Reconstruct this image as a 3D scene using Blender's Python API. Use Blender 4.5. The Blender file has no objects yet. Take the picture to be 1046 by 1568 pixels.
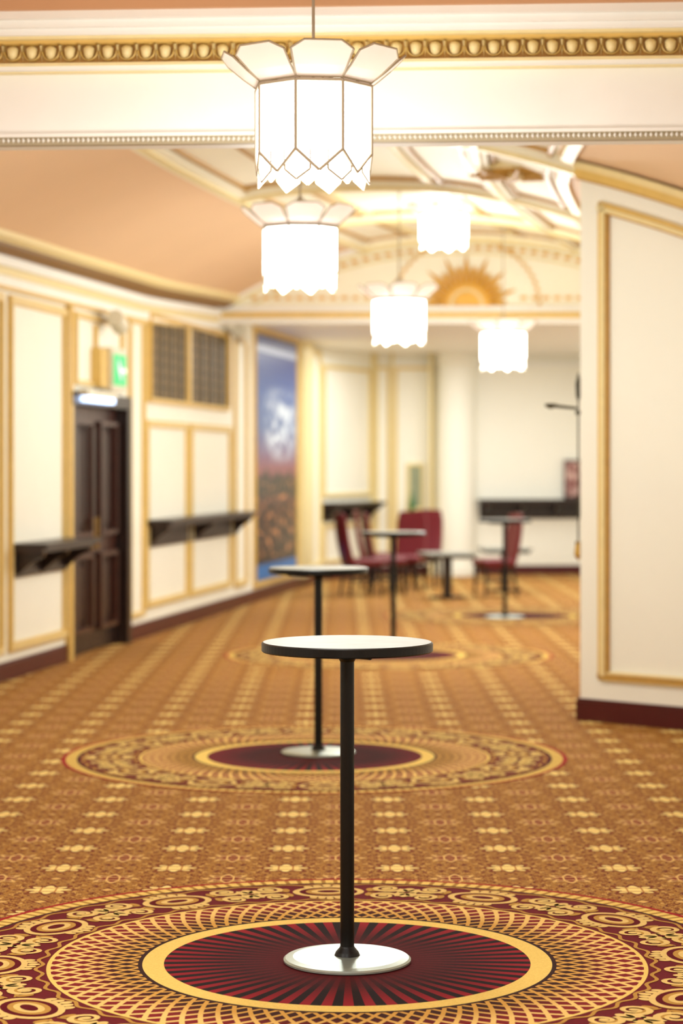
import bpy, math, random
from mathutils import Vector
random.seed(3)
pi=math.pi; sin=math.sin; cos=math.cos
F=3320.0; HX=523.0; HY=712.0; CH=1.74
def zat(y,D): return CH+(HY-y)*D/F
def lin(c): return tuple(((v/255)/12.92 if v/255<=.04045 else ((v/255+.055)/1.055)**2.4) for v in c)
scn=bpy.context.scene
try:
    scn.view_settings.view_transform='Standard'
    scn.view_settings.look='None'
except Exception: pass
scn.view_settings.exposure=0.0
w=bpy.data.worlds.new('World'); scn.world=w; w.use_nodes=True
w.node_tree.nodes['Background'].inputs[0].default_value=(1,.9,.75,1); w.node_tree.nodes['Background'].inputs[1].default_value=.3

# ---------- node helper
class NT:
    def __init__(s,name,rough=.6):
        s.mat=bpy.data.materials.new(name); s.mat.use_nodes=True; s.t=s.mat.node_tree
        s.b=s.t.nodes['Principled BSDF']; s.b.inputs['Roughness'].default_value=rough
    def n(s,k): return s.t.nodes.new(k)
    def _set(s,inp,v):
        if isinstance(v,(int,float)): inp.default_value=v
        elif isinstance(v,tuple): inp.default_value=(v+(1,))[:4] if len(inp.default_value)==4 else v[:3]
        else: s.t.links.new(v,inp)
    def m(s,op,*a):
        nd=s.n('ShaderNodeMath'); nd.operation=op
        for i,v in enumerate(a): s._set(nd.inputs[i],v)
        return nd.outputs[0]
    def ramp01(s,v,a,b):
        nd=s.n('ShaderNodeMapRange'); nd.clamp=True
        s._set(nd.inputs[0],v); nd.inputs[1].default_value=a; nd.inputs[2].default_value=b
        return nd.outputs[0]
    def mix(s,f,a,b):
        nd=s.n('ShaderNodeMix'); nd.data_type='RGBA'
        s._set(nd.inputs[0],f); s._set(nd.inputs[6],a); s._set(nd.inputs[7],b)
        return nd.outputs[2]
    def xyz(s,v):
        nd=s.n('ShaderNodeSeparateXYZ'); s._set(nd.inputs[0],v); return nd.outputs
    def comb(s,x,y,z=0.0):
        nd=s.n('ShaderNodeCombineXYZ')
        for i,v in enumerate((x,y,z)): s._set(nd.inputs[i],v)
        return nd.outputs[0]
    def noise(s,vec,scale,detail=0.0,dist=0.0):
        nd=s.n('ShaderNodeTexNoise'); s._set(nd.inputs['Vector'],vec)
        nd.inputs['Scale'].default_value=scale; nd.inputs['Detail'].default_value=detail; nd.inputs['Distortion'].default_value=dist
        return nd.outputs[0]
    def obj(s): return s.n('ShaderNodeTexCoord').outputs['Object']
    def gen(s): return s.n('ShaderNodeTexCoord').outputs['Generated']
    def pos(s): return s.n('ShaderNodeNewGeometry').outputs['Position']
    def col(s,v): s._set(s.b.inputs['Base Color'],v); return s.mat

def mat(name,c,rough=.6,metal=0.0,var=.06,scale=6.0,em=0.0,spec=None):
    t=NT(name,rough); t.b.inputs['Metallic'].default_value=metal
    c=lin(c); nz=t.noise(t.obj(),scale,3.0)
    d=tuple(max(0,v*(1-var*2)) for v in c); l=tuple(min(1,v*(1+var)) for v in c)
    t.col(t.mix(nz,d,l))
    if em>0:
        t.b.inputs['Emission Color'].default_value=c+(1,); t.b.inputs['Emission Strength'].default_value=em
    if spec is not None: t.b.inputs['Specular IOR Level'].default_value=spec
    return t.mat
M_wall=mat('wall_cream',(249,247,235),.55,var=.02,scale=1.5)
M_white=mat('plaster_white',(249,248,243),.5,var=.02)
M_gold=mat('gold_paint',(228,192,108),.4,var=.08,scale=10)
M_goldd=mat('gold_dark',(196,150,72),.4,var=.12,scale=20)
M_goldl=mat('gold_pale',(242,224,168),.4,var=.06,scale=20)
M_sun=mat('sunburst_gold',(232,176,58),.4,var=.08,scale=10)
M_salmon=mat('ceiling_salmon',(238,202,164),.6,var=.03,scale=1.0)
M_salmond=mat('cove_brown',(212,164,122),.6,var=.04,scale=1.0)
M_brownln=mat('cornice_brown',(140,104,58),.5)
M_beadbk=mat('bead_recess',(170,156,126),.5)
M_cream=mat('ceiling_cream',(250,245,224),.55,var=.02)
M_maroon=mat('maroon_skirting',(78,14,18),.35,var=.1)
M_carpmar=mat('carpet_maroon',(96,12,22),.95,var=.15,scale=60,spec=.1)
M_dark=mat('dark_wood',(38,20,15),.35,var=.2,scale=12)
M_doorw=mat('door_wood',(72,36,24),.35,var=.25,scale=9)
M_doorp=mat('door_panel_wood',(52,26,18),.35,var=.25,scale=9)
M_black=mat('black_metal',(5,5,6),.35,metal=.0,var=.2,scale=30,spec=.3)
M_steel=mat('brushed_steel',(182,194,186),.38,metal=.75,var=.06,scale=30)
M_leather=mat('oxblood_leather',(112,12,24),.4,var=.15,scale=14)
M_lead=mat('shade_frame_metal',(186,172,148),.5,metal=.0)
M_brass=mat('brass',(190,150,70),.3,metal=.8)
M_plastic=mat('beige_plastic',(226,220,200),.5)
M_glow=mat('shade_glass_lit',(255,251,244),.4,var=0,em=9.0)
M_petal=mat('petal_glass',(244,232,222),.35,var=.03,em=.26)
M_iron=mat('dark_iron',(60,56,32),.5)
M_lattice=mat('grille_bronze',(132,108,60),.5,var=.15,scale=20)
M_gback=mat('grille_backing',(58,46,28),.6)
t=NT('laminate_top',.5); t.b.inputs['Specular IOR Level'].default_value=.25
p=t.xyz(t.obj()); v=t.comb(t.m('MULTIPLY',p[0],1.0),t.m('MULTIPLY',p[1],9.0),0.0)
M_top=t.col(t.mix(t.noise(v,6.0,4.0,.6),lin((124,126,118)),lin((186,185,174))))

# ---------- mesh builder
class MB:
    def __init__(s,mats): s.v=[]; s.f=[]; s.mi=[]; s.mats=mats; s.sm=[]
    def add(s,vs,fs,m=0,smooth=False):
        o=len(s.v); s.v+=[tuple(v) for v in vs]
        for f in fs: s.f.append([o+i for i in f]); s.mi.append(m); s.sm.append(smooth)
    def hexa(s,c,m=0):
        s.add(c,[(3,2,1,0),(4,5,6,7),(0,1,5,4),(1,2,6,5),(2,3,7,6),(3,0,4,7)],m)
    def box(s,x0,x1,y0,y1,z0,z1,m=0):
        s.hexa([(x0,y0,z0),(x1,y0,z0),(x1,y1,z0),(x0,y1,z0),(x0,y0,z1),(x1,y0,z1),(x1,y1,z1),(x0,y1,z1)],m)
    def cyl(s,p0,p1,r0,r1=None,n=16,m=0,smooth=True):
        r1=r0 if r1 is None else r1
        p0=Vector(p0);p1=Vector(p1);a=(p1-p0).normalized()
        u=a.orthogonal().normalized();w=a.cross(u)
        vs=[];
        for p,r in((p0,r0),(p1,r1)):
            for i in range(n):
                q=2*pi*i/n; vs.append(p+u*cos(q)*r+w*sin(q)*r)
        s.add(vs,[(i,(i+1)%n,n+(i+1)%n,n+i) for i in range(n)],m,smooth)
        s.add(vs[:n],[tuple(range(n))[::-1]],m); s.add(vs[n:],[tuple(range(n))],m)
    def lathe(s,prof,cx=0,cy=0,n=64,m=0,smooth=True,mf=None):
        vs=[];k=len(prof)
        for i in range(n):
            q=2*pi*i/n
            for r,z in prof: vs.append((cx+r*cos(q),cy+r*sin(q),z))
        for j in range(k-1):
            fs=[(i*k+j,((i+1)%n)*k+j,((i+1)%n)*k+j+1,i*k+j+1) for i in range(n)]
            s.add(vs,fs,m if mf is None else mf[j],smooth)
    def loft(s,secs,m=0,closed=True,smooth=False):
        k=len(secs[0]); vs=[p for sc in secs for p in sc]; fs=[]
        for i in range(len(secs)-1):
            for j in range(k if closed else k-1):
                j2=(j+1)%k; fs.append((i*k+j,i*k+j2,(i+1)*k+j2,(i+1)*k+j))
        s.add(vs,fs,m,smooth)
    def mesh(s,name):
        me=bpy.data.meshes.new(name); me.from_pydata(s.v,[],s.f)
        for x in s.mats: me.materials.append(x)
        for p,mi,sm in zip(me.polygons,s.mi,s.sm): p.material_index=mi; p.use_smooth=sm
        me.validate(); me.update(); return me
    def obj(s,name,parent=None,loc=None):
        o=bpy.data.objects.new(name,s.mesh(name)); scn.collection.objects.link(o)
        if parent: o.parent=parent
        if loc: o.location=loc
        return o
def empty(name,loc=(0,0,0),rz=0):
    e=bpy.data.objects.new(name,None); e.empty_display_size=.2; scn.collection.objects.link(e); e.location=loc; e.rotation_euler=(0,0,rz); return e
def inst(name,me,parent=None,loc=(0,0,0),rz=0):
    o=bpy.data.objects.new(name,me); scn.collection.objects.link(o); o.location=loc; o.rotation_euler=(0,0,rz)
    if parent: o.parent=parent
    return o

class WF: # wall frame
    def __init__(s,a,b,flip=False):
        s.o=Vector(a); d=Vector(b)-s.o; s.len=d.length; s.d=d/s.len
        s.n=Vector((s.d.y,-s.d.x))
        if flip: s.n=-s.n
    def P(s,u,z,d): q=s.o+s.d*u+s.n*d; return (q.x,q.y,z)
    def u(s,px):
        k=(px-HX)/F
        return (k*s.o.y-s.o.x)/(s.d.x-k*s.d.y)
    def D(s,u): return s.o.y+s.d.y*u
    def box(s,mb,u0,u1,z0,z1,d0,d1,m=0):
        mb.hexa([s.P(u0,z0,d0),s.P(u1,z0,d0),s.P(u1,z0,d1),s.P(u0,z0,d1),s.P(u0,z1,d0),s.P(u1,z1,d0),s.P(u1,z1,d1),s.P(u0,z1,d1)],m)
    def frame(s,mb,u0,u1,z0,z1,w=.06,d=.03,m=0,m2=None):
        m2=m if m2 is None else m2
        s.box(mb,u0,u1,z1-w,z1,0,d,m); s.box(mb,u0,u1,z0,z0+w,0,d,m)
        s.box(mb,u0,u0+w,z0+w,z1-w,0,d,m); s.box(mb,u1-w,u1,z0+w,z1-w,0,d,m)
        i=w*.35
        s.box(mb,u0+i,u1-i,z1-w+i,z1-i,d,d+.012,m2); s.box(mb,u0+i,u1-i,z0+i,z0+w-i,d,d+.012,m2)
        s.box(mb,u0+i,u0+w-i,z0+w,z1-w,d,d+.012,m2); s.box(mb,u1-w+i,u1-i,z0+w,z1-w,d,d+.012,m2)

WH=3.9
# ---------- carpet
t=NT('patterned_carpet',.95); t.b.inputs['Specular IOR Level'].default_value=.2
P=t.xyz(t.pos())
S=.48
p=t.m('DIVIDE',P[0],S); q=t.m('DIVIDE',P[1],S)
def flower(off,R,sx):
    a=t.m('SUBTRACT',t.m('FRACT',t.m('ADD',p,off)),.5); b=t.m('SUBTRACT',t.m('FRACT',t.m('ADD',q,off)),.5)
    a2=t.m('MULTIPLY',a,sx)
    r=t.m('SQRT',t.m('ADD',t.m('MULTIPLY',a2,a2),t.m('MULTIPLY',b,b)))
    th=t.m('ARCTAN2',b,a2)
    lim=t.m('MULTIPLY',t.m('ADD',t.m('MULTIPLY',t.m('COSINE',t.m('MULTIPLY',th,8.0)),.2),.82),R)
    msk=t.m('LESS_THAN',r,lim); out=t.m('LESS_THAN',r,t.m('MULTIPLY',lim,1.32))
    slit=t.m('MULTIPLY',t.m('MAXIMUM',t.m('LESS_THAN',t.m('ABSOLUTE',t.m('SUBTRACT',t.m('ABSOLUTE',a),R*.36)),.007),t.m('LESS_THAN',t.m('ABSOLUTE',t.m('SUBTRACT',t.m('ABSOLUTE',b),R*.38)),.010)),msk)
    return a,b,msk,out,slit
aA,bA,mA,oA,sA=flower(0.0,.178,.9); aB,bB,mB,oB,sB=flower(.5,.15,.9)
sv=t.comb(t.m('ABSOLUTE',aA),t.m('ABSOLUTE',bA),0.3)
n1=t.noise(sv,15.0,1.0,.4); n2=t.noise(sv,19.0,0.0,1.2)
l1=t.m('LESS_THAN',t.m('ABSOLUTE',t.m('SUBTRACT',n1,.5)),.055)
l2=t.m('LESS_THAN',t.m('ABSOLUTE',t.m('SUBTRACT',n2,.47)),.035)
fine=t.noise(t.pos(),160.0,1.0)
base=t.mix(fine,lin((140,86,26)),lin((180,126,48)))
c=t.mix(l1,base,lin((98,24,14))); c=t.mix(l2,c,lin((208,164,84)))
# small ring of buds on the lattice mid points
for ox_,oy_ in((.5,0.0),(0.0,.5)):
    a=t.m('SUBTRACT',t.m('FRACT',t.m('ADD',p,ox_)),.5); b=t.m('SUBTRACT',t.m('FRACT',t.m('ADD',q,oy_)),.5)
    r_=t.m('ADD',t.m('ABSOLUTE',a),t.m('ABSOLUTE',b))
    c=t.mix(t.m('LESS_THAN',r_,.085),c,lin((104,26,16))); c=t.mix(t.m('LESS_THAN',r_,.055),c,lin((222,178,96)))
c=t.mix(oB,c,lin((226,184,108))); c=t.mix(mB,c,lin((122,28,20))); c=t.mix(sB,c,lin((232,190,112)))
c=t.mix(oA,c,lin((116,46,20))); c=t.mix(mA,c,lin((244,218,136))); c=t.mix(sA,c,lin((182,114,50)))
M_carpet=t.col(c)
mb=MB([M_carpet]); mb.add([(-7,-5,0),(6,-5,0),(6,36,0),(-7,36,0),(-7,-5,-.1),(6,-5,-.1),(6,36,-.1),(-7,36,-.1)],[(0,1,2,3),(7,6,5,4),(0,4,5,1),(1,5,6,2),(2,6,7,3),(3,7,4,0)],0); mb.obj('floor')

# medallion shader
t=NT('medallion_carpet',.95); t.b.inputs['Specular IOR Level'].default_value=.2
P=t.xyz(t.obj())
r=t.m('SQRT',t.m('ADD',t.m('MULTIPLY',P[0],P[0]),t.m('MULTIPLY',P[1],P[1])))
th=t.m('DIVIDE',t.m('ARCTAN2',P[1],P[0]),2*pi)
fine=t.noise(t.obj(),150.0,1.0)
def inside(a,b): return t.m('MULTIPLY',t.m('GREATER_THAN',r,a),t.m('LESS_THAN',r,b))
maroon=t.mix(fine,lin((84,6,16)),lin((116,14,26)))
cream=t.mix(fine,lin((218,180,88)),lin((244,212,118)))
tan=t.mix(fine,lin((150,104,40)),lin((184,138,60)))
ray=t.m('GREATER_THAN',t.m('ABSOLUTE',t.m('SUBTRACT',t.m('FRACT',t.m('MULTIPLY',th,56.0)),.5)),.25)
rr=t.m('MULTIPLY',ray,t.m('MINIMUM',t.m('MAXIMUM',t.m('MULTIPLY',t.m('SUBTRACT',r,.2),4.0),0.0),1.0))
cen=t.mix(rr,t.mix(fine,lin((66,6,12)),lin((90,10,18))),lin((24,6,9)))
cen=t.mix(t.m('MULTIPLY',t.m('SUBTRACT',1.0,ray),t.ramp01(r,.38,.62)),cen,lin((140,14,28)))
u=t.m('MULTIPLY',th,84.0); v=t.m('MULTIPLY',t.m('SUBTRACT',r,.72),10.0)
d1=t.m('LESS_THAN',t.m('FRACT',t.m('ADD',u,v)),.30); d2=t.m('LESS_THAN',t.m('FRACT',t.m('SUBTRACT',u,v)),.30)
lat=t.m('MAXIMUM',d1,d2)
gap=t.mix(t.ramp01(r,.80,.94),lin((54,16,10)),lin((124,18,24)))
latc=t.mix(lat,gap,t.mix(t.ramp01(r,.8,.94),lin((204,152,68)),lin((232,192,112))))
c=maroon
c=t.mix(t.m('LESS_THAN',r,1.045),c,cream); c=t.mix(t.m('LESS_THAN',r,1.03),c,latc)
c=t.mix(t.m('LESS_THAN',r,.73),c,lin((50,20,16)))
c=t.mix(t.m('LESS_THAN',r,.715),c,cream); c=t.mix(t.m('LESS_THAN',r,.64),c,cen)
tick=t.m('LESS_THAN',t.m('FRACT',t.m('MULTIPLY',th,180.0)),.35)
c=t.mix(inside(1.395,1.41),c,lin((60,20,16)))
c=t.mix(inside(1.41,1.475),c,t.mix(tick,cream,tan))
c=t.mix(t.m('GREATER_THAN',r,1.475),c,lin((156,20,28)))
M_med=t.col(c)
M_scr=mat('carpet_scroll_cream',(230,194,116),.95,var=.1,scale=60,spec=.2)
M_scr2=mat('carpet_scroll_tan',(190,142,62),.95,var=.12,scale=60,spec=.2)
mb=MB([M_med,M_scr,M_scr2,M_carpmar])
n=160
mb.add([(0,0,.003)]+[(1.5*cos(2*pi*i/n),1.5*sin(2*pi*i/n),.003) for i in range(n)],[(0,1+i,1+(i+1)%n) for i in range(n)],0)
RM=1.22
def pm(u,v,th0,z): a=th0+u/RM; rr=RM+v; return (rr*cos(a),rr*sin(a),z)
def ribbon(pts,ws,th0,m,z=.005):
    L=[];k=len(pts)
    for i,(x,y) in enumerate(pts):
        a=pts[max(0,i-1)];b=pts[min(k-1,i+1)]; dx,dy=b[0]-a[0],b[1]-a[1]; l=math.hypot(dx,dy) or 1
        nx,ny=-dy/l,dx/l; wd=ws[i]/2 if isinstance(ws,list) else ws/2
        L.append([pm(x+nx*wd,y+ny*wd,th0,z),pm(x-nx*wd,y-ny*wd,th0,z)])
    mb.loft(L,m,closed=False)
def oval(rx,ry,th0,m,z,cx=0,cy=0,n=28):
    mb.add([pm(cx,cy,th0,z)]+[pm(cx+rx*cos(2*pi*i/n),cy+ry*sin(2*pi*i/n),th0,z) for i in range(n)],[(0,1+(i+1)%n,1+i) for i in range(n)],m)
NC=24
for k in range(NC):
    th0=2*pi*k/NC
    pts=[(-.16+.32*i/16,.150+.012*cos(2*pi*i/8)) for i in range(17)]; ribbon(pts,.014,th0,2,.0042)
    pts=[(-.16+.32*i/16,-.150-.012*cos(2*pi*i/8)) for i in range(17)]; ribbon(pts,.014,th0,2,.0042)
    if k%2==0:
        oval(.145,.108,th0,1,.0045); oval(.118,.086,th0,3,.005); oval(.092,.064,th0,2,.0055); oval(.070,.045,th0,1,.006); oval(.045,.024,th0,3,.0065)
        for sg in(-1,1):
            for j in(-2,-1,0,1,2): oval(.017,.022,th0,1,.0046,cx=j*.036,cy=sg*(.130-abs(j)*.012))
    else:
        for sx in(-1,1):
            for sy in(-1,1):
                pts=[];ws=[]
                for i in range(26):
                    f=i/25; a=2.2*2*pi*f*.72+pi; R=.062*(1-f*.8)
                    pts.append((sx*(.088+R*cos(a)),sy*(.074+R*sin(a)))); ws.append(.026*(1-f*.5))
                ribbon(pts,ws,th0,1,.005)
                pts=[(sx*(.0+.16*f),sy*(.012+.125*math.sin(pi*f)*.25)) for f in [i/10 for i in range(11)]]
                ribbon(pts,[.006+.018*math.sin(pi*i/10) for i in range(11)],th0,2,.0045)
                oval(.016,.016,th0,1,.006,cx=sx*.088,cy=sy*.074)
                oval(.014,.03,th0,2,.0048,cx=sx*.155,cy=sy*.05)
        for j in range(6):
            a=j*pi/3; oval(.022,.036,th0,1,.0055,cx=.026*sin(a)*1.0,cy=.055*cos(a))
        oval(.014,.014,th0,3,.0062)
me=mb.mesh('carpet_medallion')
meds=[(.02,7.6),(-.16,12.95),(.43,19.85),(2.0,25.0),(.0,2.0)]
for x,y in meds: inst('carpet_medallion',me,loc=(x,y,0),rz=.06)

# ---------- walls
aL=-5.518
def lx(Y): return aL+.16*Y
WL=WF((lx(-4),-4),(lx(32.5),32.5))
ud0,ud1=WL.u(108),WL.u(188)
mb=MB([M_wall])
WL.box(mb,0,ud0,0,WH,-.15,0); WL.box(mb,ud1,WL.len,0,WH,-.15,0); WL.box(mb,ud0,ud1,2.3,WH,-.15,0)
mb.obj('wall_left')
WB1=WF((lx(32.5),32.5),(.5,34.2)); WB2=WF((.5,34.2),(5.0,34.6))
mb=MB([M_wall]); WB1.box(mb,0,WB1.len,0,WH,-.15,0); WB2.box(mb,0,WB2.len,0,WH,-.15,0); mb.obj('wall_back')
WP=WF((1.63,14.8),(2.6,13.93))
mb=MB([M_wall]); WP.box(mb,0,WP.len,0,WH,-.12,0)
WP2=WF((1.80,15.1),(1.63,14.8)); WP2.box(mb,0,WP2.len,0,WH,-.12,0)
WP3=WF((2.65,16.0),(1.80,15.1)); WP3.box(mb,0,WP3.len,0,WH,-.1,0)
mb.obj('wall_partition')
WR=WF((2.6,13.93),(2.6,-4)); WR2=WF((5.0,34.9),(4.75,27)); WR3=WF((4.75,27),(2.65,16))
mb=MB([M_wall]); WR.box(mb,0,WR.len,0,WH,-.12,0); WR2.box(mb,0,WR2.len,0,WH,-.12,0); WR3.box(mb,0,WR3.len,0,WH,-.12,0); mb.obj('wall_right')
mb=MB([M_wall]); mb.box(-6.6,2.9,-4.15,-4,0,WH); mb.obj('wall_front')
mb=MB([M_maroon])
for a,b in((0,ud0-.12),(ud1+.12,WL.len)):
    WL.box(mb,a,b,0,.13,0,.025); WL.box(mb,a,b,.13,.15,0,.014)
mb.obj('baseboard_left')
mb=MB([M_maroon])
for W in(WB1,WB2): W.box(mb,0,W.len,0,.13,0,.025); W.box(mb,0,W.len,.13,.15,0,.014)
mb.obj('baseboard_back')
mb=MB([M_maroon])
for W in(WP,WP2,WP3,WR,WR2,WR3): W.box(mb,-.02,W.len,0,.13,0,.025); W.box(mb,-.02,W.len,.13,.15,0,.014)
mb.obj('baseboard_right')

# ---------- vault
def interp(Y,T):
    if Y<=T[0][0]: return T[0][1]
    for (a,va),(b,vb) in zip(T,T[1:]):
        if Y<=b: f=(Y-a)/(b-a); f=f*f*(3-2*f)*.3+f*.7; return va+(vb-va)*f
    return T[-1][1]
RT=[(9.3,2.62),(14.5,2.62),(16,2.7),(27,4.8)]
CT=[(9.3,4.05),(14.5,4.1),(18.3,4.15),(20.6,4.22),(25.3,4.4)]
ST=[(9.3,3.3),(17.3,3.38),(21.5,3.40),(25.3,3.52)]
def vp(Y,t,off=0):
    L=lx(Y);R=interp(Y,RT);c=(L+R)/2;h=(R-L)/2
    z=interp(Y,ST)+(interp(Y,CT)-interp(Y,ST))*(1-abs(t)**2.2)
    return (c+t*h,Y,z-off)
ts=[-1+2*i/80 for i in range(81)]
Ys=[9.3+(25.25-9.3)*i/48 for i in range(49)]
mb=MB([M_salmon,M_salmond,M_cream])
for i in range(48):
    for j in range(80):
        tm=(ts[j]+ts[j+1])/2
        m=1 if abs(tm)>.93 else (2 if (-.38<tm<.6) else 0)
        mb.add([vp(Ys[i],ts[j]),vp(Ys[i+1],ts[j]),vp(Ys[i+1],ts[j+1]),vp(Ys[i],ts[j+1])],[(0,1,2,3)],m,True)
mb.obj('ceiling_vault')
mb=MB([M_cream,M_brownln,M_gold,M_goldl,M_goldd])
def lrib(t0,w,d,m):
    mb.loft([[vp(Y,t0-w,-.02),vp(Y,t0-w,d),vp(Y,t0+w,d),vp(Y,t0+w,-.02)] for Y in Ys],m)
def trib(Y0,w,d,m,ta=-.93,tb=.93):
    tt=[ta+(tb-ta)*i/60 for i in range(61)]
    mb.loft([[vp(Y0-w,t_,-.02),vp(Y0-w,t_,d),vp(Y0+w,t_,d),vp(Y0+w,t_,-.02)] for t_ in tt],m)
lrib(-.935,.014,.06,1); lrib(-.905,.011,.045,3); lrib(.935,.014,.06,1); lrib(.905,.011,.045,3)
for s_ in(-1,1):
    lrib(s_*.40,.028,.06,0); lrib(s_*.40,.009,.085,3); lrib(s_*.18,.012,.03,3)
    lrib(s_*.36,.005,.03,4); lrib(s_*.22,.004,.03,4)
lrib(.62,.014,.045,3); lrib(.44,.005,.03,4); lrib(.58,.005,.03,4)
for Y0 in(11.5,15.0,18.4,21.6,24.7):
    trib(Y0,.16,.055,0,-.4,.91); trib(Y0,.05,.085,3,-.4,.91); trib(Y0-.3,.03,.03,4,-.36,.58); trib(Y0+.3,.03,.03,4,-.36,.58)
mb.obj('trim_ceiling_ribs')
def strip(mb,W,u0,u1,z0,z1,d,m,zf=None,n=30):
    secs=[]
    for i in range(n+1):
        u=u0+(u1-u0)*i/n; dz=zf(W.D(u)) if zf else 0
        secs.append([W.P(u,z0+dz,0),W.P(u,z0+dz,d),W.P(u,z1+dz,d),W.P(u,z1+dz,0)])
    mb.loft(secs,m)
uv0=(9.6+4)/(36.5)*WL.len; uv1=(25.3+4)/(36.5)*WL.len
mb=MB([M_white,M_gold,M_goldl])
zf=lambda Y: interp(Y,ST)
strip(mb,WL,uv0,uv1,-.06,.02,.12,0,zf); strip(mb,WL,uv0,uv1,-.12,-.06,.07,2,zf); strip(mb,WL,uv0,uv1,-.2,-.12,.04,0,zf); strip(mb,WL,uv0,uv1,-.23,-.2,.05,1,zf)
mb.obj('trim_cornice_left')
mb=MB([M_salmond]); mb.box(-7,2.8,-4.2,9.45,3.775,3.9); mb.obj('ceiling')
mb=MB([M_white]); mb.box(-2.0,5.2,25.25,35,3.50,3.62); mb.obj('ceiling_rear')

# ---------- tympanum
YT=25.2; sT=F/YT
xc=(714-HX)/sT; zs=zat(476,YT); zc=zat(362,YT); hw=394/sT; sag=zc-zs; RR=(hw*hw+sag*sag)/(2*sag)
def arcz(x,off=0): 
    return zc-RR+math.sqrt(max(0,(RR-off)**2-(x-xc)**2))
mb=MB([M_cream,M_gold,M_goldl,M_white,M_sun])
xs=[xc-hw-.4+(2*hw+.8)*i/80 for i in range(81)]
secs=[[(x,YT,3.44),(x,YT,4.7),(x,YT+.15,4.7),(x,YT+.15,3.44)] for x in xs]; mb.loft(secs,0)
def arcband(o0,o1,d,m,a0=None):
    secs=[]
    for x in xs:
        if abs(x-xc)>hw: continue
        z1=arcz(x,o0);z0=arcz(x,o1)
        if z0<zs-.02: z0=zs-.02
        if z1<=z0: continue
        secs.append([(x,YT,z0),(x,YT-d,z0),(x,YT-d,z1),(x,YT,z1)])
    mb.loft(secs,m)
arcband(-.06,.06,.12,3); arcband(.06,.085,.06,2); arcband(.19,.205,.02,2)
x0,x1=lx(YT)-.1,4.6
mb.box(x0,x1,YT-.08,YT+.1,zs-.025,zs+.05,3); mb.box(x0,x1,YT-.14,YT+.1,zs-.09,zs-.025,1); mb.box(x0,x1,YT-.07,YT+.1,zs-.15,zs-.09,3)
x=xc-hw+.75
while x<xc+hw-.6:
    z=arcz(x,.135); mb.box(x,x+.07,YT-.03,YT,z-.018,z+.018,4); x+=.13
x=xc-hw+.5
while x<xc+hw-.4:
    if abs(x-xc)>.5: mb.box(x,x+.07,YT-.03,YT,zs+.13,zs+.165,4)
    x+=.13
for i in range(30):
    a0=pi*(i+.2)/30;a1=pi*(i+.75)/30
    vs=[]
    for a in(a0,a1):
        for rr in(.83,.87): vs.append((xc+rr*cos(a),YT-.03,zs+.05+rr*sin(a)*.92))
    vs2=[(v[0],YT,v[2]) for v in vs]; mb.add(vs+vs2,[(0,1,3,2),(0,1,5,4),(2,3,7,6)],4)
mb.obj('wall_tympanum')
mb=MB([M_sun,M_goldl])
cz=zs+.055; YS=YT-.003
for i in range(15):
    a=pi*(i+.5)/15; L=.62 if i%2 else .48
    def pp(r_,da,y): return (xc+r_*cos(a+da),YS-y,cz+r_*sin(a+da))
    b=[pp(.26,-.095,.02),pp(.42,-.085,.03),pp(L,0,.02),pp(.42,.085,.03),pp(.26,.095,.02)]
    tip=pp(.34,0,.08); vs=b+[tip]
    mb.add(vs,[(0,1,5),(1,2,5),(2,3,5),(3,4,5),(4,0,5)],0)
for r0,r1,d,m in((0,.16,.10,0),(.16,.20,.06,1),(.20,.235,.09,0),(.235,.27,.05,0)):
    secs=[]
    for i in range(25):
        a=pi*i/24; secs.append([(xc+r0*cos(a),YS,cz+r0*sin(a)),(xc+r0*cos(a),YS-d,cz+r0*sin(a)),(xc+r1*cos(a),YS-d,cz+r1*sin(a)),(xc+r1*cos(a),YS,cz+r1*sin(a))])
    mb.loft(secs,m)
mb.obj('sunburst_relief')

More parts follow.
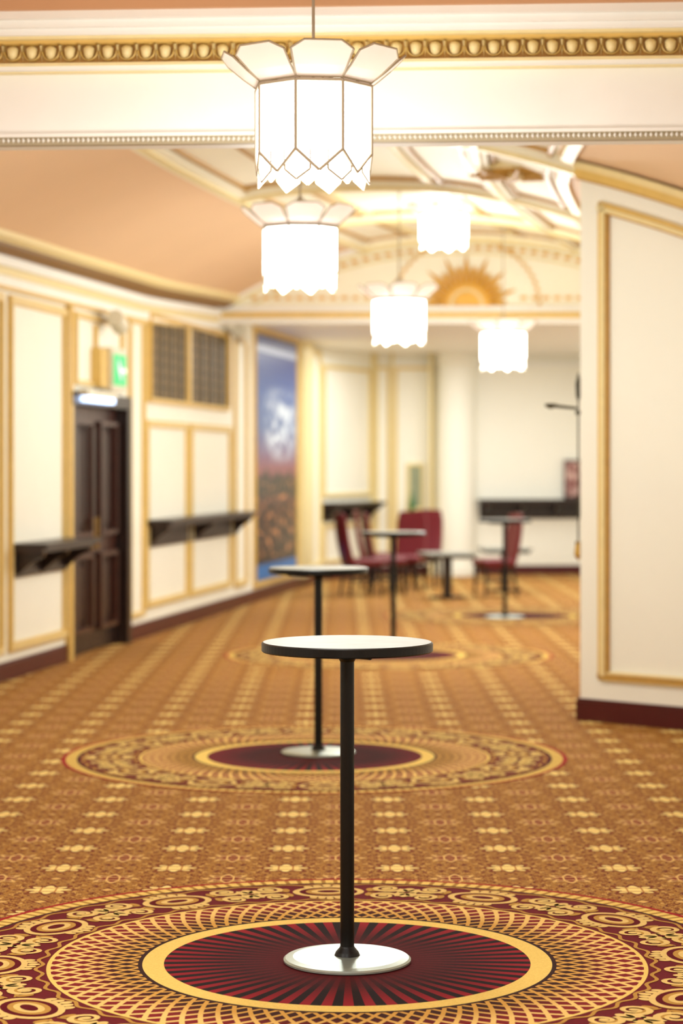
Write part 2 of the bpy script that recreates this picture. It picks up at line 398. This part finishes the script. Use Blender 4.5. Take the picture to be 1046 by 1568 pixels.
# ---------- beam
bD=9.42
WBm=WF((-4.3,bD+.065*4.3),(2.75,bD-.065*2.75))
if WBm.n.y>0: WBm.n=-WBm.n
mb=MB([M_white,M_gold,M_goldd,M_goldl,M_salmond,M_beadbk])
Lb=WBm.len
def bb(y0,y1,d,m):
    D=bD-d; WBm.box(mb,0,Lb,zat(y1,D),zat(y0,D),-.02,d,m)
WBm.box(mb,0,Lb,zat(212,bD),4.3,-.26,0,0)
bb(8,22,.24,0); bb(22,36,.20,0); bb(-8,8,.27,4)
bb(36,48,.17,0); bb(48,54,.15,3); bb(54,60,.12,1)
bb(58,93,.06,2)
bb(91,95,.10,3); bb(95,102,.085,0); bb(102,106,.05,3)
bb(200,205,.03,0); bb(205,218,.02,5)
sp=.0835; k=int(Lb/sp)
ez=(zat(62,bD-.08)+zat(90,bD-.08))/2
for i in range(k):
    u=(i+.5)*sp
    nn=12
    vs=[]
    for j in range(nn+1):
        for rx_,rz_,dd in((.040,.040,.062),(.037,.037,.09),(.032,.032,.062)):
            vs.append(WBm.P(u+rx_*cos(pi*j/nn+pi),ez+.008+rz_*sin(pi*j/nn+pi)*1.05,dd))
    fs=[(j*3+e_,j*3+e_+1,(j+1)*3+e_+1,(j+1)*3+e_) for j in range(nn) for e_ in(0,1)]
    mb.add(vs,fs,1,True)
    vs=[]
    for rr,dd in((1,0.0),(.92,.02),(.65,.038),(.3,.045)):
        for j in range(nn):
            a=2*pi*j/nn; zz=.033*rr*sin(a)
            xx=.026*rr*cos(a)*(1.12 if sin(a)>.2 else .92)
            vs.append(WBm.P(u+xx,ez+.003+zz,.062+dd))
    fs=[(r_*nn+j,r_*nn+(j+1)%nn,(r_+1)*nn+(j+1)%nn,(r_+1)*nn+j) for r_ in range(3) for j in range(nn)]
    fs.append(tuple(range(3*nn,4*nn))); mb.add(vs,fs,3,True)
    WBm.box(mb,u-.034,u+.034,ez+.035,ez+.042,.06,.115,1)
    vs=[WBm.P(u+sp/2-.012,ez+.04,.06),WBm.P(u+sp/2+.012,ez+.04,.06),WBm.P(u+sp/2,ez-.042,.06),WBm.P(u+sp/2,ez+.03,.10)]
    mb.add(vs,[(0,1,3),(1,2,3),(2,0,3)],3)
zb=(zat(206,bD)+zat(217,bD))/2
k=int(Lb/.022)
for i in range(k):
    u=(i+.5)*.022; c=[(0,.011),(.0085,0),(0,-.011),(-.0085,0)]
    vs=[WBm.P(u+a,zb+b,.02) for a,b in c]+[WBm.P(u,zb,.036)]
    mb.add(vs,[(0,1,4),(1,2,4),(2,3,4),(3,0,4)],0)
mb.obj('trim_cornice_beam')

# ---------- left wall mouldings
mb=MB([M_gold,M_goldl,M_wall])
U=WL.u
WL.frame(mb,U(12),U(99),.22,3.12,.07,m2=1)
WL.frame(mb,U(-120),U(2),.22,3.12,.07,m2=1)
WL.frame(mb,U(112),U(186),2.46,3.12,.05,m2=1)
WL.frame(mb,U(196),U(219),.22,3.2,.05,m2=1)
WL.frame(mb,U(222),U(286),.28,2.2,.07,m2=1); WL.frame(mb,U(290),U(352),.28,2.2,.07,m2=1)
WL.frame(mb,U(358),U(377),.25,3.3,.07,m2=1)
WL.box(mb,U(100),U(105),.0,3.15,0,.05,0)
WL.frame(mb,U(387),U(454),.18,3.5,.08)
WL.box(mb,U(456),U(470),.15,3.5,0,.10,1); WL.frame(mb,U(473),U(489),.2,3.45,.10,.04,m=1,m2=0)
mb.obj('trim_panels_left')
mb=MB([M_gback,M_gold,M_lattice])
g0,g1=U(226),U(345); gm=U(285)
WL.box(mb,g0,g1,2.43,3.25,.0,.012,0)
WL.frame(mb,g0-.06,g1+.06,2.38,3.3,.05,.05,1); WL.box(mb,gm-.07,gm+.07,2.43,3.25,0,.05,1)
for a,b in((g0,gm-.07),(gm+.07,g1)):
    nx=4; nz=7; dz=.82/nz; du=(b-a)/nx
    for i in range(1,nx):
        u=a+du*i; WL.box(mb,u-.03,u+.03,2.43,3.25,.012,.026,2)
    for i in range(nx):
        for j in range(nz):
            u=a+du*(i+.5); z=2.43+dz*(j+.5)
            for q_ in range(4):
                a_=q_*pi/2+pi/4; cu,cz_=u+du*.20*cos(a_),z+dz*.30*sin(a_)
                N_=8; vo=[WL.P(cu+du*.15*cos(s_*2*pi/N_),cz_+dz*.22*sin(s_*2*pi/N_),.028) for s_ in range(N_)]
                vi=[WL.P(cu+du*.07*cos(s_*2*pi/N_),cz_+dz*.10*sin(s_*2*pi/N_),.028) for s_ in range(N_)]
                mb.add(vo+vi,[(s_,(s_+1)%N_,N_+(s_+1)%N_,N_+s_) for s_ in range(N_)],2)
            vs=[WL.P(u+x_*du*.1,z+y_*dz*.5,.026) for x_,y_ in((0,1),(1,0),(0,-1),(-1,0))]; mb.add(vs,[(0,1,2,3)],2)
mb.obj('ventilation_grille')
# door
mb=MB([M_doorw,M_dark,M_brass,M_doorp])
WL.box(mb,ud0-.1,ud0+.02,0,2.3,-.15,.04,1); WL.box(mb,ud1-.02,ud1+.12,0,2.3,-.15,.06,1); WL.box(mb,ud0-.1,ud1+.12,2.28,2.4,-.15,.06,1)
um=(ud0+ud1)/2
for a,b in((ud0+.02,um-.005),(um+.005,ud1-.02)):
    WL.box(mb,a,b,.01,2.28,-.12,-.07,0)
    for z0,z1 in((.2,.92),(1.08,2.15)):
        WL.frame(mb,a+.13,b-.13,z0,z1,.04,-.05,0)
        WL.box(mb,a+.17,b-.17,z0+.04,z1-.04,-.075,-.066,3)
        WL.box(mb,a+.26,b-.26,z0+.12,z1-.12,-.066,-.055,3)
    WL.box(mb,a,b,.02,.18,-.07,-.06,1)
for u in(um-.07,um+.07):
    WL.box(mb,u-.015,u+.015,.95,1.25,-.03,-.01,2); WL.box(mb,u-.01,u+.01,.97,1.0,-.07,-.02,2); WL.box(mb,u-.01,u+.01,1.2,1.23,-.07,-.02,2)
mb.obj('door_1')
def ledge(W,u0,u1,zt,name,dep=.28,nb=3,bh=.25):
    mb=MB([M_dark,M_doorp])
    e=.003
    W.box(mb,u0,u1,zt-.045,zt,e,dep,0); W.box(mb,u0+.02,u1-.02,zt-.075,zt-.045,e,dep-.04,1)
    W.box(mb,u0+.02,u1-.02,zt-bh-.03,zt-.075,e,.035,0)
    for i in range(nb):
        u=u0+.12+(u1-u0-.24)*i/(nb-1)
        pr=[(e,zt-.07),(dep-.05,zt-.07),(dep-.06,zt-.11),(dep*.55,zt-.15),(dep*.35,zt-.2),(.06,zt-bh),(e,zt-bh-.02)]
        L=[[W.P(u+e_,z,d) for d,z in pr] for e_ in(-.03,.03)]
        mb.loft(L,0); mb.add(L[0],[tuple(range(7))],0); mb.add(L[1],[tuple(range(7))],0)
    return mb.obj(name)
ledge(WL,U(14),ud0-.16,1.10,'drinks_ledge',dep=.32); ledge(WL,U(222),U(360),1.18,'drinks_ledge')
ledge(WB1,.03,WB1.len-.15,1.17,'drinks_ledge',dep=.3)
ub=lambda px: WB2.u(px)
ledge(WB2,ub(732),WB2.len-.4,1.2,'drinks_ledge',dep=.42,nb=5,bh=.28)
t=NT('exit_sign_face',.4); P=t.xyz(t.gen())
yy=t.m('SUBTRACT',P[1],.5); zz=t.m('SUBTRACT',P[2],.5)
body=t.m('LESS_THAN',t.m('ADD',t.m('MULTIPLY',t.m('ABSOLUTE',t.m('ADD',yy,t.m('MULTIPLY',zz,.4))),3.0),t.m('ABSOLUTE',zz)),.38)
arrow=t.m('MULTIPLY',t.m('LESS_THAN',t.m('ABSOLUTE',zz),.07),t.m('GREATER_THAN',yy,.18))
cc=t.mix(t.m('MAXIMUM',body,arrow),lin((0,190,104)),lin((235,255,245))); t.col(cc); t._set(t.b.inputs['Emission Color'],cc); t.b.inputs['Emission Strength'].default_value=.55
M_exit=t.mat
e=empty('exit_sign')
mb=MB([M_plastic,M_gold]); us=U(158); WL.box(mb,us-.2,us+.34,2.43,2.84,0,.14,0); WL.box(mb,us-.42,us-.2,2.46,2.82,0,.10,1); WL.box(mb,us-.34,us-.30,2.82,3.04,0,.04,1); mb.obj('housing',e)
mb=MB([M_exit]); WL.box(mb,us-.15,us+.29,2.49,2.78,.14,.15,0)
mb.obj('lit_face',e)
M_blue=mat('cool_tube_light',(190,215,255),.4,var=0,em=3.0)
mb=MB([M_plastic,M_blue]); WL.box(mb,U(112),U(158),2.36,2.42,.06,.14,0); WL.box(mb,U(114),U(156),2.31,2.36,.06,.13,1); mb.obj('emergency_light')
def speaker(W,u,z):
    mb=MB([M_plastic,M_lead])
    mb.cyl(W.P(u,z+.02,0),W.P(u,z+.02,.12),.02,n=10,m=1); mb.cyl(W.P(u,z+.02,0),W.P(u,z+.02,.015),.05,n=12,m=1)
    a=Vector(W.P(u-.17,z+.03,.2));b=Vector(W.P(u+.17,z-.03,.16)); mb.cyl(a,b,.075,.085,n=20,m=0); mb.cyl(b,b+(b-a).normalized()*.01,.07,.06,n=20,m=1)
    mb.obj('wall_speaker')
speaker(WL,U(152),3.08); speaker(WL,U(345),3.3)
# poster
t=NT('city_poster_print',.35); G=t.xyz(t.gen()); z=G[2]
rp=t.n('ShaderNodeValToRGB'); t.t.links.new(z,rp.inputs[0]); el=rp.color_ramp.elements
st=[(0,(8,112,190)),(.06,(8,112,190)),(.075,(36,22,24)),(.2,(52,30,30)),(.30,(82,44,42)),(.37,(104,50,58)),(.45,(136,74,88)),(.53,(106,88,134)),(.62,(72,104,162)),(.75,(62,100,168)),(.9,(40,70,148)),(.95,(32,54,132))]
el[0].position=0; el[0].color=lin(st[0][1])+(1,); el[1].position=1; el[1].color=lin((26,42,114))+(1,)
for p_,c_ in st[1:]:
    e_=el.new(p_); e_.color=lin(c_)+(1,)
gv=t.comb(t.m('MULTIPLY',G[1],1.0),t.m('MULTIPLY',z,2.6),0.0)
nz=t.noise(gv,6.0,5.0,.6)
env=t.m('MULTIPLY',t.ramp01(z,.47,.57),t.ramp01(z,.80,.70))
env=t.m('MULTIPLY',env,t.ramp01(t.m('ABSOLUTE',t.m('SUBTRACT',G[1],.6)),.48,.18))
c=t.mix(t.m('MULTIPLY',env,t.ramp01(nz,.40,.56)),rp.outputs[0],lin((220,232,246)))
sky=t.m('ADD',.34,t.m('MULTIPLY',t.noise(t.comb(t.m('MULTIPLY',G[1],1.0),0.0),7.0,2.0),.18))
sil=t.m('MULTIPLY',t.m('LESS_THAN',z,sky),t.m('GREATER_THAN',z,.34)); c=t.mix(sil,c,lin((30,20,32)))
low=t.m('MULTIPLY',t.m('GREATER_THAN',z,.09),t.m('LESS_THAN',z,.40)); n3=t.noise(gv,11.0,2.0)
c=t.mix(t.m('MULTIPLY',low,t.ramp01(n3,.56,.66)),c,lin((206,136,84)))
c=t.mix(t.m('MULTIPLY',low,t.ramp01(n3,.52,.42)),c,lin((24,16,24)))
c=t.mix(t.m('MULTIPLY',t.m('GREATER_THAN',z,.925),t.m('LESS_THAN',z,.95)),c,lin((180,192,222)))
M_poster=t.col(c)
mb=MB([M_poster]); WL.box(mb,U(389.5),U(451),.24,3.44,0.003,.03); mb.obj('city_poster')

# ---------- back walls mouldings
mb=MB([M_gold,M_goldl,M_white])
WB1.frame(mb,.08,WB1.len-.12,.25,.85,.06,m=1,m2=0); WB1.frame(mb,.08,WB1.len-.12,1.25,3.25,.06,m=1,m2=0)
WB1.box(mb,WB1.len-.09,WB1.len,0.15,3.5,0,.08,1)
for a,b in((574,598),(603,664)): WB2.frame(mb,ub(a),ub(b),.25,3.3,.06,m=1,m2=0)
WB2.box(mb,ub(598),ub(602),.15,3.5,0,.08,1)
WB2.box(mb,.3,WB2.len,3.3,3.36,0,.05,2)
mb.obj('trim_panels_back')
mb=MB([M_wall,M_goldl]); cx=(697-HX)*34.15/F; mb.lathe([(.36,0),(.36,.15),(.33,.17),(.33,3.3),(.36,3.33),(.38,3.5)],cx,34.25,40)
mb.box(cx-.41,cx-.37,33.95,34.3,0,3.5,1); mb.obj('column')
mb=MB([M_gold,M_goldl,mat('niche_grey',(150,158,130),.6)]); WB2.box(mb,ub(624),ub(647),1.05,1.74,0,.03,2); WB2.frame(mb,ub(622),ub(649),1.02,1.77,.05,.05,1); mb.obj('framed_panel')  # plain matte grey panel in a gold frame, no mirror surface
mb=MB([mat('green_bottle_glass',(20,110,60),.2)]); bx,by=(631-HX)*34.0/F,34.08; mb.lathe([(0.001,1.02),(.04,1.02),(.04,1.17),(.015,1.24),(.015,1.31),(.001,1.31)],bx,by,16); 
o=mb.obj('green_bottle')
mb=MB([M_gold]); WB2.box(mb,ub(618),ub(652),.99,1.02,0,.3); WB2.box(mb,ub(622),ub(626),.9,.99,0,.2); WB2.box(mb,ub(644),ub(648),.9,.99,0,.2); mb.obj('small_wall_shelf')
t=NT('menu_print',.4); nz=t.noise(t.gen(),4.0,2.0); M_menu=t.col(t.mix(t.ramp01(nz,.42,.58),lin((120,50,50)),lin((216,180,170))))
mb=MB([M_dark,M_menu]); WB2.box(mb,ub(862),ub(893),1.2,1.82,.06,.1,0); WB2.box(mb,ub(864),ub(891),1.24,1.79,.1,.11,1); mb.obj('menu_display')

# ---------- partition trims
mb=MB([M_gold,M_goldd,M_goldl])
def vzx(X,Y):
    L=lx(Y);R=interp(Y,RT);t_=(X-(L+R)/2)/((R-L)/2); return vp(Y,max(-1,min(1,t_)))[2]
def wslope(u0,u1,o0,o1,d,m):
    secs=[]
    for i in range(13):
        u=u0+(u1-u0)*i/12; x,y,_=WP.P(u,0,0); zt=vzx(x,y)
        secs.append([WP.P(u,zt-o1,0),WP.P(u,zt-o1,d),WP.P(u,zt-o0,d),WP.P(u,zt-o0,0)])
    mb.loft(secs,m); 
    for sc in (secs[0],secs[-1]): mb.add(sc,[(0,1,2,3)],m)
Lp=WP.len
wslope(0,Lp,.0,.05,.09,2); wslope(0,Lp,.05,.11,.07,0); wslope(0,Lp,.11,.125,.05,1)
f0=WP.u(919)
wslope(f0,Lp,.24,.27,.03,0); wslope(f0,Lp,.27,.30,.045,2); wslope(f0,Lp,.30,.315,.03,1)
x,y,_=WP.P(f0,0,0); zt=vzx(x,y)-.25
zb0=.285
WP.box(mb,f0,f0+.03,zb0,zt,0,.03,0); WP.box(mb,f0+.03,f0+.06,zb0+.03,zt-.02,0,.045,2); WP.box(mb,f0+.06,f0+.08,zb0+.05,zt-.04,0,.03,1)
WP.box(mb,f0,Lp,zb0,zb0+.025,0,.03,0); WP.box(mb,f0,Lp,zb0+.02,zb0+.045,0,.04,1); WP.box(mb,f0+.05,Lp,zb0+.045,zb0+.06,0,.03,2)
mb.obj('trim_partition')
mb=MB([M_iron,M_brass])
X0,Y0=1.66,14.93
mb.cyl((X0-.03,Y0,1.15),(X0-.03,Y0,2.36),.006,n=8)
for z in(1.2,2.1): mb.cyl((X0-.05,Y0,z),(X0+.05,Y0,z),.014,n=8)
mb.cyl((X0-.04,Y0,2.13),(X0-.23,Y0,2.15),.010,.012,n=8,m=0)
mb.lathe([(.001,2.125),(.035,2.14),(.045,2.16),(.001,2.165)],X0-.22,Y0,12,0)
mb.lathe([(.001,2.16),(.018,2.22),(.022,2.3),(.001,2.38)],X0-.03,Y0,10,0)
mb.lathe([(.001,1.08),(.03,1.12),(.02,1.2),(.001,1.22)],X0-.03,Y0,10,1)
mb.obj('wall_sconce')
x,y=1.3,16.3; z=vzx(x,y)
mb=MB([M_goldd,M_goldl])
mb.lathe([(.001,z-.09),(.06,z-.08),(.09,z-.04),(.2,z-.035),(.24,z-.06),(.28,z-.03),(.29,z+.02)],x,y,32,1,mf=[0,1,0,1,0,1])
for i in range(8):
    a=pi*i/4; mb.cyl((x+.1*cos(a),y+.1*sin(a),z-.06),(x+.34*cos(a),y+.34*sin(a),z-.05),.03,.012,n=8,m=0)
mb.obj('ceiling_rosette')

# ---------- bar tables
def btable_mesh(h=1.115):
    mb=MB([M_top,M_black,M_steel])
    R=.3
    mb.lathe([(.0001,h),(R-.006,h),(R,h-.004),(R,h-.03),(R-.004,h-.034),(.0001,h-.034)],n=96,mf=[0,1,1,1,1],smooth=False)
    mb.lathe([(.0001,.018),(.05,.018),(.19,.015),(.216,.011),(.223,.006),(.223,0),(.0001,0)],n=96,m=2)
    mb.lathe([(.045,.018),(.04,.03),(.027,.045),(.0245,.05),(.0245,h-.07),(.03,h-.06),(.09,h-.045),(.1,h-.034)],n=40,m=1)
    for a in range(4):
        q=a*pi/2+.4; mb.cyl((0,0,h-.045),(.2*cos(q),.2*sin(q),h-.04),.012,.008,n=8,m=1)
    return mb.mesh('bar_table')
bt=btable_mesh()
for x,y in((.02,7.59),(-.14,13.07),(.48,20.1),(1.86,24.7)): inst('bar_table',bt,loc=(x,y,.0065))

# ---------- chandeliers
def shade_mesh():
    mb=MB([M_glow,M_petal,M_lead]); R=.233; ph=-15.8*pi/180
    V=lambda k,r=R,dz=0: (r*sin(ph+k*pi/4),-r*cos(ph+k*pi/4),dz)
    H=.262
    for k in range(8):
        a=V(k,dz=0);b=V(k+1,dz=0);a2=V(k,dz=H);b2=V(k+1,dz=H)
        md=((a[0]+b[0])/2,(a[1]+b[1])/2,-.08)
        mb.add([a2,b2,b,md,a],[(0,1,2,3,4)],0)
        for p_,q_ in((a,a2),(a2,b2),(a,md),(md,b)): mb.cyl(p_,q_,.0065,n=6,m=2)
        r2=R*.965
        c=V(k,r2,-.115); l=V(k-.30,r2*.955,-.0); r_=V(k+.30,r2*.955,-.0)
        tp=V(k,r2,.02); l2=V(k-.3,r2*.955,-.075); r2_=V(k+.3,r2*.955,-.075)
        mb.add([tp,r_,r2_,c,l2,l],[(0,1,2,3,4,5)],0)
        for p_,q_ in((l2,c),(c,r2_),(l2,l),(r2_,r_)): mb.cyl(p_,q_,.0045,n=5,m=2)
        am=ph+(k+.5)*pi/4; ox,oy=sin(am),-cos(am); tx,ty=cos(am),sin(am)
        pr=[(0,.089),(.35,.102),(.78,.118),(1.0,.07)]
        Lp_=[];Rp=[]
        for l_,hw_ in pr:
            rr=.215+.135*l_; zz=H+.012+.112*(l_**1.1)
            Lp_.append((ox*rr-tx*hw_,oy*rr-ty*hw_,zz)); Rp.append((ox*rr+tx*hw_,oy*rr+ty*hw_,zz))
        mb.loft([[Lp_[i],Rp[i]] for i in range(4)],1,closed=False)
        pts=Lp_+Rp[::-1]
        for i in range(len(pts)): mb.cyl(pts[i],pts[(i+1)%len(pts)],.0042,n=6,m=2)
    mb.add([V(k,R*.98,H-.005) for k in range(8)],[tuple(range(8))],1)
    for k in range(0,8,2): mb.cyl(V(k,.2,H),(0,0,H+.2),.004,n=6,m=2)
    return mb.mesh('shade')
sm=shade_mesh()
LC=(.94,.985,.965)
def plight(x,y,z,W,r=.25,name='fill_point',parent=None):
    l=bpy.data.lights.new(name,'POINT'); l.energy=W; l.shadow_soft_size=r; l.color=LC
    o=bpy.data.objects.new(name,l); scn.collection.objects.link(o); o.location=(x,y,z)
    if parent: o.parent=parent
def alight(x,y,z,sx,sy,W,name):
    l=bpy.data.lights.new(name,'AREA'); l.shape='RECTANGLE'; l.size=sx; l.size_y=sy; l.energy=W; l.color=LC
    o=bpy.data.objects.new(name,l); scn.collection.objects.link(o); o.location=(x,y,z)
def chandelier(x,y,z,zt,W=80):
    e=empty('chandelier',(x,y,z)); inst('shade',sm,e)
    mb=MB([M_lead]); L=zt-z
    mb.cyl((0,0,.27),(0,0,L),.006,n=8)
    if L>.7: mb.lathe([(.001,L-.08),(.03,L-.07),(.06,L-.02),(.065,L+.01)],n=20)
    mb.obj('rod',e)
    plight(0,0,-.33,W,.2,'fill_point',e)  # unseen point light added below the shade to strengthen its light
chandelier(-.109,8.4,2.935,3.775,48); chandelier(-.25,13.1,2.905,vzx(-.25,13.1),95)
chandelier(.494,18.6,2.89,vzx(.494,18.6),110); chandelier(1.67,22.4,2.84,vzx(1.67,22.4),135)
chandelier(-.1,3.0,2.935,3.775,52); chandelier(-3.0,4.5,2.935,3.775,70); chandelier(0,-1.8,2.935,3.775,60)  # unseen chandeliers over and behind the camera, added for their light
e=empty('flush_ceiling_light',(.97,20.6,3.885)); s_=inst('shade',sm,e); s_.scale=(1,1,.85)
mb=MB([M_lead]); mb.cyl((0,0,.2),(0,0,.36),.03,n=12); mb.obj('stem',e)
plight(.97,20.6,3.6,50)  # unseen point light added under the flush shade as well
alight(2.0,29.5,3.44,4.0,6.0,290,'niche_fill_area')  # unseen area light added to brighten the rear niche, no fitting there
alight(-1.5,3.0,3.7,5.0,8.0,195,'front_fill_area')  # unseen area light added to brighten the front zone, no panel modelled

# ---------- chairs
def chair_mesh():
    mb=MB([M_leather,M_dark])
    def rr(cx,cy,z,hx,hy,r=.05,n=5):
        pts=[]
        for qx,qy,a0 in((1,1,0),(-1,1,pi/2),(-1,-1,pi),(1,-1,1.5*pi)):
            for i in range(n+1):
                a=a0+pi/2*i/n; pts.append((cx+qx*(hx-r)+r*cos(a),cy+qy*(hy-r)+r*sin(a),z))
        return pts
    S_=[rr(0,0,.40,.21,.21),rr(0,0,.42,.23,.23),rr(0,0,.47,.235,.235),rr(0,0,.495,.215,.215),rr(0,0,.505,.15,.15)]
    mb.loft(S_,0,smooth=True); mb.add(S_[-1],[tuple(range(24))],0,True); mb.add(S_[0],[tuple(range(24))[::-1]],0)
    secs=[]
    for i in range(13):
        f=i/12; z=.44+.64*f; y=-.20-.11*f-.02*sin(f*pi); hw_=.215*(1+.04*sin(f*pi)); th_=.04*(1-.35*f)
        if f>.9: hw_*=.93
        sc=[]
        for j in range(16):
            a=2*pi*j/16; cx_=math.copysign(abs(cos(a))**.35,cos(a)); sy_=math.copysign(abs(sin(a))**.6,sin(a))
            sc.append((hw_*cx_, y+th_*sy_ - .02*(1-abs(cx_)**2), z+(.02*(1-abs(cos(a))) if f>.95 else 0)))
        secs.append(sc)
    mb.loft(secs,0,smooth=True); mb.add(secs[-1],[tuple(range(16))],0); mb.add(secs[0],[tuple(range(16))[::-1]],0)
    for sx in(-1,1):
        for sy in(-1,1):
            mb.cyl((sx*.185,sy*.185,.42),(sx*.195,sy*(.20 if sy>0 else .25),0),.026,.016,n=8,m=1)
        mb.cyl((sx*.19,.19,.2),(sx*.19,-.215,.2),.01,n=6,m=1)
    for y_ in(-1,1): mb.box(-.18,.18,y_*.19-.012,y_*.19+.012,.36,.41,1)
    return mb.mesh('dining_chair')
cm=chair_mesh()
for x,y,rz in((.28,28.9,-1.25),(.52,30.6,-1.6),(1.17,30.9,2.9),(.9,29.9,-.3+pi),(2.02,28.7,1.9),(.62,29.2,-1.4)):
    inst('dining_chair',cm,loc=(x,y,0),rz=rz)
mb=MB([M_top,M_dark])
hh=.60
mb.box(-.33,.33,-.33,.33,hh-.03,hh,0); mb.box(-.3,.3,-.3,.3,hh-.07,hh-.03,1)
mb.box(-.05,.05,-.05,.05,.03,hh-.07,1); mb.box(-.22,.22,-.04,.04,0,.035,1); mb.box(-.04,.04,-.22,.22,0,.035,1)
tm=mb.mesh('low_table')
inst('low_table',tm,loc=(1.38,28.3,0),rz=.2); inst('low_table',tm,loc=(2.25,29.9,0),rz=.1)

# ---------- camera
cd=bpy.data.cameras.new('camera'); cam=bpy.data.objects.new('camera',cd); scn.collection.objects.link(cam)
cam.location=(0,0,CH); cam.rotation_euler=(pi/2,0,0)
cd.sensor_fit='VERTICAL'; cd.sensor_height=36; cd.lens=F/1568*36
cd.shift_y=-(784-HY)/1568; cd.clip_end=100
cd.dof.use_dof=True; cd.dof.focus_distance=7.6; cd.dof.aperture_fstop=1.9
scn.camera=cam
